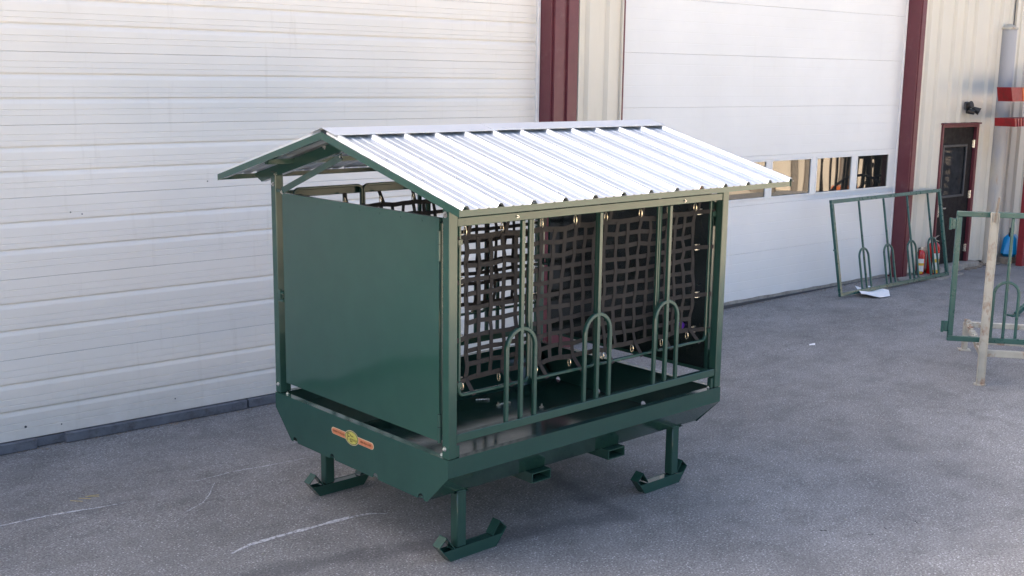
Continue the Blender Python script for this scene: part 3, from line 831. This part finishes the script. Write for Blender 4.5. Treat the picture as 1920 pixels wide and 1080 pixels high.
def tm(y, z, sx=1.0, sy=1.0):   # text plane on x=const facing -X, reading towards -Y
    a = Matrix(((0, 0, -1), (-1, 0, 0), (0, 1, 0))).to_4x4(); a.translation = Vector((DX-.0038, y, z))
    return a @ Matrix.Diagonal((sx, sy, 1, 1))
for body, y, z, sz, sx in (('F', .978, .614, .075, .8), ('armco', .926, .607, .026, 1.15), ('Pine', .942, .628, .020, 1.1), ('INC', .945, .592, .014, 1.2)):
    text_mesh('lettering', body, sz, 'decal_ink', DEC, tm(y, z, sx))
a0 = tm(1.087, .614, 1.15); a0.translation.x = DX-.002
text_mesh('lettering', 'FARM TOUGH', .018, 'decal_ink', DEC, a0)
a0 = tm(.796, .614, 1.1); a0.translation.x = DX-.002
text_mesh('lettering', '800-453-1788', .018, 'decal_ink', DEC, a0)

# loose eye bolts lying in the tub
def eyebolt(x, y, a, label):
    o = thing('eye_bolt', label, 'bolt', (x, y, H0+.007), a, 'loose eye bolts in the tub')
    bm = NB(); cyl(bm, (0, 0, 0), (.075, 0, 0), .006, 8)
    link('shank', bm, 'zinc', o, True)
    bm = NB(); pts = [Vector((-.014+.014*cos(2*pi*k/12), .014*sin(2*pi*k/12), 0)) for k in range(12)]
    sweep(bm, pts, [(.005*cos(2*pi*k/6), .005*sin(2*pi*k/6)) for k in range(6)], (0, 0, 1), closed=True); link('eye', bm, 'zinc', o, True)
eyebolt(1.60, 1.53, 2.6, 'loose zinc eye bolt on the dark tub floor, farthest left through the net bottom')
eyebolt(1.58, 1.36, .9, 'loose zinc eye bolt in the tub, left of the first feed arch leg')
eyebolt(1.66, 1.36, 3.0, 'loose zinc eye bolt in the tub, just behind the first feed arch leg')
eyebolt(1.79, 1.12, .8, 'loose zinc eye bolt in the tub, right of the first feed arch')
PB = NB(); bmesh.ops.create_uvsphere(PB, u_segments=16, v_segments=10, radius=.028); PB.transform(Matrix.Translation((2.385, .33, 1.105)))
tag(link('purple_knob', PB, 'purple', None, True), 'small purple plastic knob on the inside of the far end door, seen through the net', 'knob')

# ------------------------------------------------------------------ bare green side frames
def bare_frame(name, label, L, H, bars, m_, hinge=False):
    o = thing(name, label, 'metal frame', (0, 0, 0), 0, 'spare feeder side frames'); o.matrix_world = m_
    t = .05
    for a, b_, nm in (((0, 0), (L, t), 'bottom_rail'), ((0, H-t), (L, H), 'top_rail'), ((0, t+.001), (t, H-t-.001), 'end_rail'), ((L-t, t+.001), (L, H-t-.001), 'end_rail')):
        bm = NB(); box(bm, (a[0], -.02, a[1]), (b_[0], .02, b_[1]), .004); link(nm, bm, 'green_old', o, True)
    for xc in bars:
        bm = NB(); box(bm, (xc-.013, -.013, t+.001), (xc+.013, .013, H-t-.001), .005); link('feed_bar', bm, 'green_old', o, True)
        pts = [(xc-.11, 0, t+.001), (xc-.11, 0, .2), (xc-.11, 0, .36)]
        for k in range(15): a = pi-pi*k/14; pts.append((xc+.11*cos(a), 0, .47+.118*sin(a)))
        pts += [(xc+.11, 0, .36), (xc+.11, 0, .2), (xc+.11, 0, t+.001)]
        bm = NB(); sweep(bm, pts, rrect(.026, .026, .006), (0, 1, 0)); link('feed_arch', bm, 'green_old', o, True)
    if hinge:
        for z in (.09, H-.17):
            bm = NB(); box(bm, (-.055, -.02, z), (-.001, .012, z+.10), .004); cyl(bm, (-.05, -.02, z-.005), (-.05, -.02, z+.105), .014, 12); link('hinge', bm, 'green_old', o, True)
    else:
        bm = NB(); cyl(bm, (-.03, 0, .62), (-.001, 0, .62), .012, 10); link('peg', bm, 'green_old', o)
    return o
def basis(o, xd, zd):
    xd = Vector(xd).normalized(); zd = Vector(zd); zd = (zd-xd*zd.dot(xd)).normalized(); yd = zd.cross(xd)
    m_ = Matrix((xd, yd, zd)).transposed().to_4x4(); m_.translation = Vector(o); return m_
bare_frame('spare_side_frame', 'bare green side frame with four arches leaning on the white door and maroon trim', 2.80, 1.28, (.66, 1.27, 1.88, 2.44),
           basis((9.30, 3.30, .022), (2.79, -.06, 0), (0, .235, 1.25)))
hd = Vector((.585, -.811, 0)).normalized(); fwd = Vector((.811, .585, 0))
HO = Vector((6.40, .345, .395))+fwd*.03
bare_frame('spare_side_frame', 'bare green side frame with hinges hanging on the rusty beige stand at the right edge', 2.33, 1.245, (.50, 1.15, 1.80), basis(HO, hd, (0, 0, 1)), True)

# ------------------------------------------------------------------ beige rusty work stand
ST = thing('work_stand', 'rusty beige steel work stand holding the green frame at the right edge', 'stand', (6.55, .06, 0), math.atan2(hd.y, hd.x))
# local: x along stand, y away from camera
bm = NB(); pw = .062
prism(bm, [(-.036, -.034), (.036, -.034), (.036, .0), (-.036, .0)], 2, .013, 1.645); link('post', bm, 'rusty', ST)
bm = NB(); box(bm, (-.036, -.046, .013), (-.031, -.0345, 1.645)); box(bm, (.031, -.046, .013), (.036, -.0345, 1.645)); link('post_flange', bm, 'rusty', ST)
bm = NB(); box(bm, (-.030, -.040, 1.25), (.030, -.0345, 1.262)); link('weld_strap', bm, 'rusty', ST)
bm = NB(); cyl(bm, (0, -.01, 0), (0, -.01, .012), .055, 20); link('foot_plate', bm, 'rusty', ST)
bm = NB(); bar(bm, (-.004, -.052, 1.56), (.016, -.056, 1.79), .030, .018, .002); link('pin', bm, 'wood', ST)
bm = NB(); box(bm, (.037, .010, .27), (2.6, .05, .335), .004); link('front_beam', bm, 'rusty', ST)
bm = NB(); box(bm, (.12, .55, .27), (2.6, .60, .335), .004); link('middle_beam', bm, 'rusty', ST)
bm = NB(); box(bm, (.10, 1.22, .30), (2.6, 1.27, .355), .004); link('rear_beam', bm, 'rusty', ST)
bm = NB(); bar(bm, (.0, .02, .29), (.10, 1.45, .31), .05, .05, .003)
link('side_beam', bm, 'rusty', ST)
bm = NB()
rr_ = random.Random(4)
for k in range(90):
    t = .18+.8*rr_.random(); x = .1*t+rr_.uniform(-.02, .02); y = .02+1.43*t; z = .29+.02*t+.028
    s_ = rr_.uniform(.006, .014); box(bm, (x-s_, y-s_, z-.004), (x+s_, y+s_, z+s_*rr_.uniform(.5, 1.6)))
o = link('weld_spatter', bm, 'rusty', ST); o['kind'] = 'stuff'
for x, y in ((.10, 1.47), (2.55, .03), (2.55, 1.30)):
    bm = NB(); box(bm, (x-.028, y-.028, .011), (x+.028, y+.028, .30), .004); box(bm, (x-.06, y-.06, 0), (x+.06, y+.06, .010)); link('short_leg', bm, 'rusty', ST)

# ------------------------------------------------------------------ pipe column
PC = thing('steel_pipe_bollard', 'tall thick grey pipe with a rusty cap standing before the cream siding', 'pipe', (13.76, 3.42, 0))
bm = NB(); cyl(bm, (0, 0, 0), (0, 0, 3.62), .115, 40); link('pipe', bm, 'pipe', PC, True)
bm = NB(); cyl(bm, (0, 0, 3.622), (0, 0, 3.65), .13, 40, .128); cyl(bm, (0, 0, 3.651), (0, 0, 3.70), .12, 40, .04); link('cap', bm, 'rusty', PC, True)
# ------------------------------------------------------------------ red stock rack and its beams
RK = thing('red_storage_rack', 'dark red perforated rack column at the right edge behind the blue can', 'rack', (14.00, 3.02, 0))
bm = NB(); box(bm, (-.06, -.05, 0), (.40, .05, 3.0), .006); link('column', bm, 'darkred', RK)
for z in [.5+.13*i for i in range(18)]:
    for x in (.0, .10):
        bm = NB(); cyl(bm, (x, -.051, z), (x, -.0535, z), .013, 8); link('hole', bm, 'black', RK)
for z in (1.62, 1.05):
    bm = NB(); box(bm, (.02, -.42, z), (.09, -.052, z+.06), .01); cyl(bm, (.055, -.42, z+.03), (.055, -.47, z+.03), .035, 14); link('arm', bm, 'darkgrey', RK)
for z in (2.18, 2.545):
    bm = NB(); box(bm, (-.05, -.5, z-.06), (.05, -.052, z-.002), .004); link('arm', bm, 'darkred', RK)
rb = random.Random(2)
B1 = thing('red_channel_stack', 'wide red steel channels with an orange face, upper bundle on the rack', 'steel channel', (12.62, 2.75, 2.56))
for k in range(3):
    bm = NB(); y = .08*k
    prism(bm, [(-.08+.02*k, .20), (1.9, .20), (1.9, 0), (0+.02*k, 0)], 1, y, y+.07); link('channel', bm, 'red', B1)
bm = NB(); prism(bm, [(.26, .198), (1.85, .198), (1.85, .004), (.33, .004)], 1, -.008, -.001); link('orange_face', bm, 'orange', B1)
B2 = thing('red_channel_stack', 'row of small red steel channels, lower bundle on the rack', 'steel channel', (12.70, 2.72, 2.20))
for k in range(6):
    bm = NB(); x = .09*k; prism(bm, [(x-.02, .12), (x+.035, .12), (x+.058, .0), (x+.005, .0)], 1, .0, .3); link('channel', bm, 'darkred' if k % 2 else 'red', B2)
bm = NB(); prism(bm, [(.53, .118), (1.9, .118), (1.9, .0), (.56, .0)], 1, -.01, .29); link('channel', bm, 'red', B2)

# ------------------------------------------------------------------ timber, gas can, extinguishers, papers
bm = NB(); box(bm, (13.95, 3.20, 0), (16.4, 3.40, .10), .008)
tag(link('timber_sleeper', bm, 'wood', None), 'grey timber lying on the asphalt under the blue can', 'timber')
CAN = thing('gas_can', 'bright blue plastic fuel can with black spout on the timber by the pipe', 'fuel can', (14.22, 3.30, .102), R(15))
bm = NB(); box(bm, (-.18, -.12, 0), (.18, .12, .34), .05)
for v_ in bm.verts:
    if v_.co.z > .2: v_.co.x *= .72; v_.co.y *= .8
link('can_body', bm, 'blue', CAN, True)
bm = NB(); sweep(bm, [(-.05, 0, .33), (-.045, 0, .375), (.0, 0, .395), (.06, 0, .385), (.085, 0, .33)], rrect(.03, .025, .008), (0, 1, 0)); link('handle', bm, 'blue', CAN, True)
bm = NB(); cyl(bm, (-.085, 0, .32), (-.10, 0, .375), .028, 16); cyl(bm, (-.10, 0, .375), (-.165, 0, .465), .016, 12, .010); link('spout', bm, 'black', CAN, True)

def extinguisher(loc, h, r, label, rot, lean=0):
    o = thing('fire_extinguisher', label, 'fire extinguisher', loc, rot, 'fire extinguishers by the wall')
    prof = [(0, r*.9), (.02, r), (h*.70, r), (h*.78, r*.85), (h*.84, r*.45), (h*.86, r*.3)]
    bm = NB(); n = 24; rings = [[bm.verts.new((q*cos(2*pi*k/n), q*sin(2*pi*k/n), z)) for k in range(n)] for z, q in prof]
    for A, B in zip(rings, rings[1:]):
        for k in range(n): bm.faces.new((A[k], A[(k+1) % n], B[(k+1) % n], B[k]))
    bm.faces.new(rings[0][::-1]); bm.faces.new(rings[-1]); link('cylinder', bm, 'extred', o, True)
    def wrap(z0, z1, a0, a1, mat, nm, dr=.0012):
        bm = NB(); A = []; B = []; m__ = 14
        for k in range(m__+1):
            a = R(a0+(a1-a0)*k/m__); A.append(bm.verts.new(((r+dr)*cos(a), (r+dr)*sin(a), z0))); B.append(bm.verts.new(((r+dr)*cos(a), (r+dr)*sin(a), z1)))
        for k in range(m__): bm.faces.new((A[k], A[k+1], B[k+1], B[k]))
        link(nm, bm, mat, o, True)
    wrap(h*.10, h*.56, 185, 275, 'label', 'label'); wrap(h*.32, h*.41, 185, 275, 'yellow', 'label_band', .002); wrap(h*.04, h*.12, 190, 260, 'yellow', 'label_band', .002)
    bm = NB(); cyl(bm, (0, 0, h*.85), (0, 0, h*.93), .016, 12); box(bm, (-.02, -.014, h*.90), (.03, .014, h*.95), .004); bar(bm, (.0, 0, h*.95), (.12, -.02, h*1.0), .018, .008); bar(bm, (.01, 0, h*.90), (.13, -.02, h*.84), .018, .008)
    link('valve', bm, 'zinc', o, True)
    bm = NB(); pts = [(-.02, 0, h*.93), (-.06, -.01, h*.93), (-r-.015, -.02, h*.82), (-r-.02, -.02, h*.5), (-r-.015, -.02, h*.2)]
    sweep(bm, pts, [(.009*cos(2*pi*k/8), .009*sin(2*pi*k/8)) for k in range(8)], (0, 1, 0)); cyl(bm, (-r-.015, -.02, h*.2), (-r-.03, -.03, h*.03), .012, 10, .026); link('hose', bm, 'black', o, True)
PADZ = .021
extinguisher((12.06, 3.47, PADZ), .56, .088, 'larger red fire extinguisher with white and yellow label beside the black door', R(10))
extinguisher((11.86, 3.56, PADZ), .42, .062, 'smaller red fire extinguisher with black hose, left of the larger one', R(-15))
extinguisher((12.02, 3.66-.02, PADZ), .50, .07, 'orange-red fire extinguisher standing behind the larger labelled one', R(40))
bm = NB(); 
P4 = [wloc(11.15, 4.09, 0), wloc(12.25, 4.0, 0), wloc(12.35, 3.72, 0), wloc(11.6, 3.66, 0), wloc(10.95, 3.92, 0)]
prism(bm, [(q.x, q.y) for q in P4], 2, -.02, .02); tag(link('concrete_pad', bm, 'concrete'), kind='structure')
# dirt heaped along the wall by the pipe
bm = NB(); rd = random.Random(9)
for k in range(260):
    x = rd.uniform(12.9, 13.9); y = 3.50+rd.gauss(0, .07)-.02; s_ = rd.uniform(.012, .04)
    mt2 = Matrix.Translation((x, y, gz(x, y)+s_*.35)) @ Matrix.Rotation(rd.random()*3, 4, 'Z') @ Matrix.Diagonal((1.3, 1, .6, 1))
    bmesh.ops.create_icosphere(bm, subdivisions=1, radius=s_, matrix=mt2)
tag(link('dirt_heap', bm, 'wood', None, True), 'brown dirt and gravel swept against the wall beside the pipe', 'dirt', kind='stuff')
# folded paper
def paper(name, P_, label, cat='paper', zl=.006):
    bm = NB(); vs_ = [bm.verts.new((x, y, gz(x, y)+z)) for x, y, z in P_]
    return bm, vs_
bm = NB()
g_ = [(9.66, 3.25), (9.97, 3.45), (9.99, 3.42), (10.29, 3.52), (10.23, 3.24), (9.96, 3.05), (9.68, 2.90), (9.80, 3.18)]
a_ = [bm.verts.new(p) for p in ((9.60, 3.16, .05), (9.93, 3.46, .075), (10.10, 3.33, .012), (9.76, 2.98, .008))]
bm.faces.new(a_)
b4 = [bm.verts.new(p) for p in ((10.24, 3.46, .045), (10.36, 3.20, .02), (9.98, 2.96, .008))]
bm.faces.new((a_[2], b4[0], b4[1])); bm.faces.new((a_[3], a_[2], b4[1], b4[2]))
bmesh.ops.subdivide_edges(bm, edges=bm.edges[:], cuts=3, use_grid_fill=True)
for v_ in bm.verts: v_.co.z += .012*mnoise.noise(v_.co*7)
for v_ in bm.verts: v_.co.z = max(v_.co.z, .006)
tag(link('paper_sheet', bm, 'paper'), 'creased white paper sheets on the asphalt under the leaning frame', 'paper')
bm = NB(); a_ = [bm.verts.new((6.70+dx, 2.01+dy, .006+dz)) for dx, dy, dz in ((-.05, 0, 0), (.0, -.04, .004), (.06, .0, .01), (.0, .035, 0))]; bm.faces.new(a_)
tag(link('paper_scrap', bm, 'paper'), 'tiny white paper scrap alone on the open asphalt', 'paper')
# grit and leaf litter gathered along the foot of the doors
bm = NB(); rq = random.Random(21)
for k in range(900):
    w_ = rq.uniform(-4, 11.2); n_ = 4.262-abs(rq.gauss(0, .035)); q = wloc(w_, n_, 0); s_ = rq.choice((.003, .004, .006, .009))
    mt2 = Matrix.Translation((q.x, q.y, gz(q.x, q.y)+s_*.3)) @ Matrix.Rotation(rq.random()*3, 4, 'Z') @ Matrix.Diagonal((1.5, .9, .5, 1))
    bmesh.ops.create_icosphere(bm, subdivisions=1, radius=s_, matrix=mt2)
tag(link('wall_grit', bm, 'wood', None, True), 'dark grit gathered along the foot of the overhead doors', 'grit', kind='stuff')
# straw
bm = NB()
for k in range(4):
    x = -1.05+rd.uniform(-.1, .1); y = 2.76+rd.uniform(-.02, .02); a = rd.uniform(-.9, -.3)
    bar(bm, (x, y, gz(x, y)+.006), (x+.09*cos(a), y+.09*sin(a), gz(x, y)+.008), .0025, .002)
tag(link('straw_wisp', bm, 'straw'), 'few yellow straws on the asphalt near the left edge', 'straw')
# pebbles and crumbs over the yard
bm = NB()
for k in range(240):
    x = rd.uniform(-2, 9); y = rd.uniform(-2.5, 3.4)
    s_ = rd.choice((.004, .005, .006, .009)); mt2 = Matrix.Translation((x, y, gz(x, y)+s_*.3)) @ Matrix.Diagonal((1.3, 1, .6, 1))
    bmesh.ops.create_icosphere(bm, subdivisions=1, radius=s_, matrix=mt2)
tag(link('loose_grit', bm, 'concrete', None, True), 'scattered grit on the asphalt', 'grit', kind='stuff')
bm = NB()
for x, y in ((2.28, -.98), (2.62, -1.22), (2.88, -1.30), (2.46, -1.22)):
    for q in range(2):
        s_ = .006; mt2 = Matrix.Translation((x+rd.uniform(-.015, .015), y+rd.uniform(-.015, .015), .002)) @ Matrix.Rotation(rd.random()*3, 4, 'Z') @ Matrix.Diagonal((1.9, .8, .4, 1))
        bmesh.ops.create_icosphere(bm, subdivisions=1, radius=s_, matrix=mt2)
tag(link('dark_crumbs', bm, 'black', None, True), 'few dark crumbs on the asphalt near the lower right', 'crumbs', kind='stuff')
# second green frame piece on the ground at the right edge
SP = thing('green_bracket', 'short green steel bracket standing behind the hanging frame at the right edge', 'bracket', (10.05, 1.30, 0), R(-20))
bm = NB(); bar(bm, (0, 0, .02), (.32, 0, .24), .05, .05, .004); link('strut', bm, 'green_old', SP)
bm = NB(); box(bm, (.30, -.03, 0), (.35, .03, .30), .004); link('upright', bm, 'green_old', SP)
bm = NB(); box(bm, (-.10, -.05, 0), (.02, .05, .02), .003); link('foot', bm, 'green_old', SP)

bm = NB(); V = [[bm.verts.new((x, y, .006)) for y in (-60, -40, -20, -12, -8, -5.6)] for x in (-60, -30, -10, 0, 10, 20, 30, 60)]
for i in range(7):
    for j in range(5): bm.faces.new((V[i][j], V[i+1][j], V[i+1][j+1], V[i][j+1]))
tag(link('gravel_yard', bm, 'gravel'), kind='structure')
# ------------------------------------------------------------------ the yard across, behind the camera (reflected in paint and glass)
SH = thing('storage_shed', 'tan shed across the yard, seen only as a reflection in the door windows', 'shed', (21.4, -4.6, 0), R(56))
bm = NB(); box(bm, (-5, -3, 0), (3.4, 0, 2.6)); link('wall', bm, 'tan', SH)
bm = NB(); prism(bm, [(-3.2, 2.6), (.3, 2.6), (.3, 2.7), (-3.2, 3.3)], 0, -5.3, 3.7); link('roof', bm, 'darkgrey', SH)
for x in (-4.2, -3.9, -2.6, -2.3, -1.1, -.8, .1, .35, 1.3, 1.6, 2.6):
    bm = NB(); box(bm, (x-.06, .02, 0), (x+.06, .14, 2.5)); link('post', bm, 'wood', SH)
for k, x in enumerate((-3.4, -1.8, .2)):
    bm = NB(); box(bm, (x-.3, .5, 0), (x+.3, 1.0, .22+.08*(k % 2))); link('crate', bm, 'orange' if k % 2 == 0 else 'wood', SH)
r3 = random.Random(5)
kinds = ['dark steel stock rack loaded with timber', 'tall dark steel stock rack', 'low dark steel rack', 'dark rack with an orange load', 'narrow dark steel rack', 'wide dark steel rack', 'dark rack with boards', 'dark rack with short posts', 'empty dark rack', 'dark rack beside the tan shed']
for k in range(4):
    x = 19.0-.62*k; y = -.25-.22*k+r3.uniform(-.1, .1)
    o = thing('stock_rack', kinds[k]+', across the yard, seen only in the window reflections', 'rack', (x, y, 0), .8+r3.uniform(-.2, .2), 'stock racks across the yard')
    h = r3.uniform(2.0, 3.0)
    for q in range(13):
        px = -.85+.14*q+r3.uniform(-.05, .05); w_ = r3.choice((.012, .018, .03, .045)); tl = r3.uniform(-.12, .12)
        bm = NB(); bar(bm, (px, 0, 0), (px+tl, 0, h*r3.uniform(.5, 1)), w_*2, .08, up=(0, 1, 0)); link('upright', bm, ('black', 'darkgrey', 'black', 'wood', 'black')[r3.randrange(5)], o)
    bm = NB(); sweep(bm, [(.7*cos(pi*q/12), .06, .15+.75*sin(pi*q/12)) for q in range(13)], rrect(.05, .05, .01), (0, 1, 0)); link('hoop', bm, 'darkgrey', o)
    bm = NB(); box(bm, (-.9, -.12, h), (.9, -.055, h+.12)); box(bm, (-.9, -.12, h*.5), (.9, -.055, h*.5+.1)); link('crossbar', bm, 'darkgrey', o)
    if k == 9:
        bm = NB(); box(bm, (-.9, .3, 0), (.7, 1.1, r3.uniform(.8, 1.5))); link('pallet_load', bm, 'orange' if k == 3 else 'wood', o)
def tree(x, y, h, label):
    o = thing('tree', label, 'tree', (x, y, 0), 0, 'trees across the yard')
    bm = NB(); cyl(bm, (0, 0, 0), (.1, 0, h*.5), .22, 10, .12); link('trunk', bm, 'wood', o)
    bm = NB()
    for k in range(1400):
        v_ = Vector((r3.gauss(0, 1), r3.gauss(0, 1), r3.gauss(0, 1))).normalized()*(r3.random()**.4)
        p = Vector((v_.x*h*.33, v_.y*h*.33, h*.62+v_.z*h*.36)); s_ = .28
        a = Vector((r3.gauss(0, 1), r3.gauss(0, 1), r3.gauss(0, 1))).normalized(); b_ = a.orthogonal().normalized()
        vs_ = [bm.verts.new(p+a*s_), bm.verts.new(p+b_*s_), bm.verts.new(p-a*s_*.8)]
        bm.faces.new(vs_)
    link('crown', bm, 'leaf', o)
for i, (x, y, h) in enumerate(((12, -20, 9), (7, -22, 10), (33, -16, 9), (1, -24, 9), (-8, -24, 10), (-18, -20, 9))):
    tree(x, y, h, ('leafy tree behind the tan shed, right of centre', 'leafy tree across the yard, left of the shed', 'leafy tree beyond the far end of the shed', 'leafy tree directly behind the camera', 'leafy tree far behind and left of the camera', 'leafy tree farthest left across the yard')[i])

# ------------------------------------------------------------------ render settings
S.render.engine = 'CYCLES'
S.render.resolution_x = 1024; S.render.resolution_y = 576
S.cycles.use_denoising = True
S.cycles.max_bounces = 8
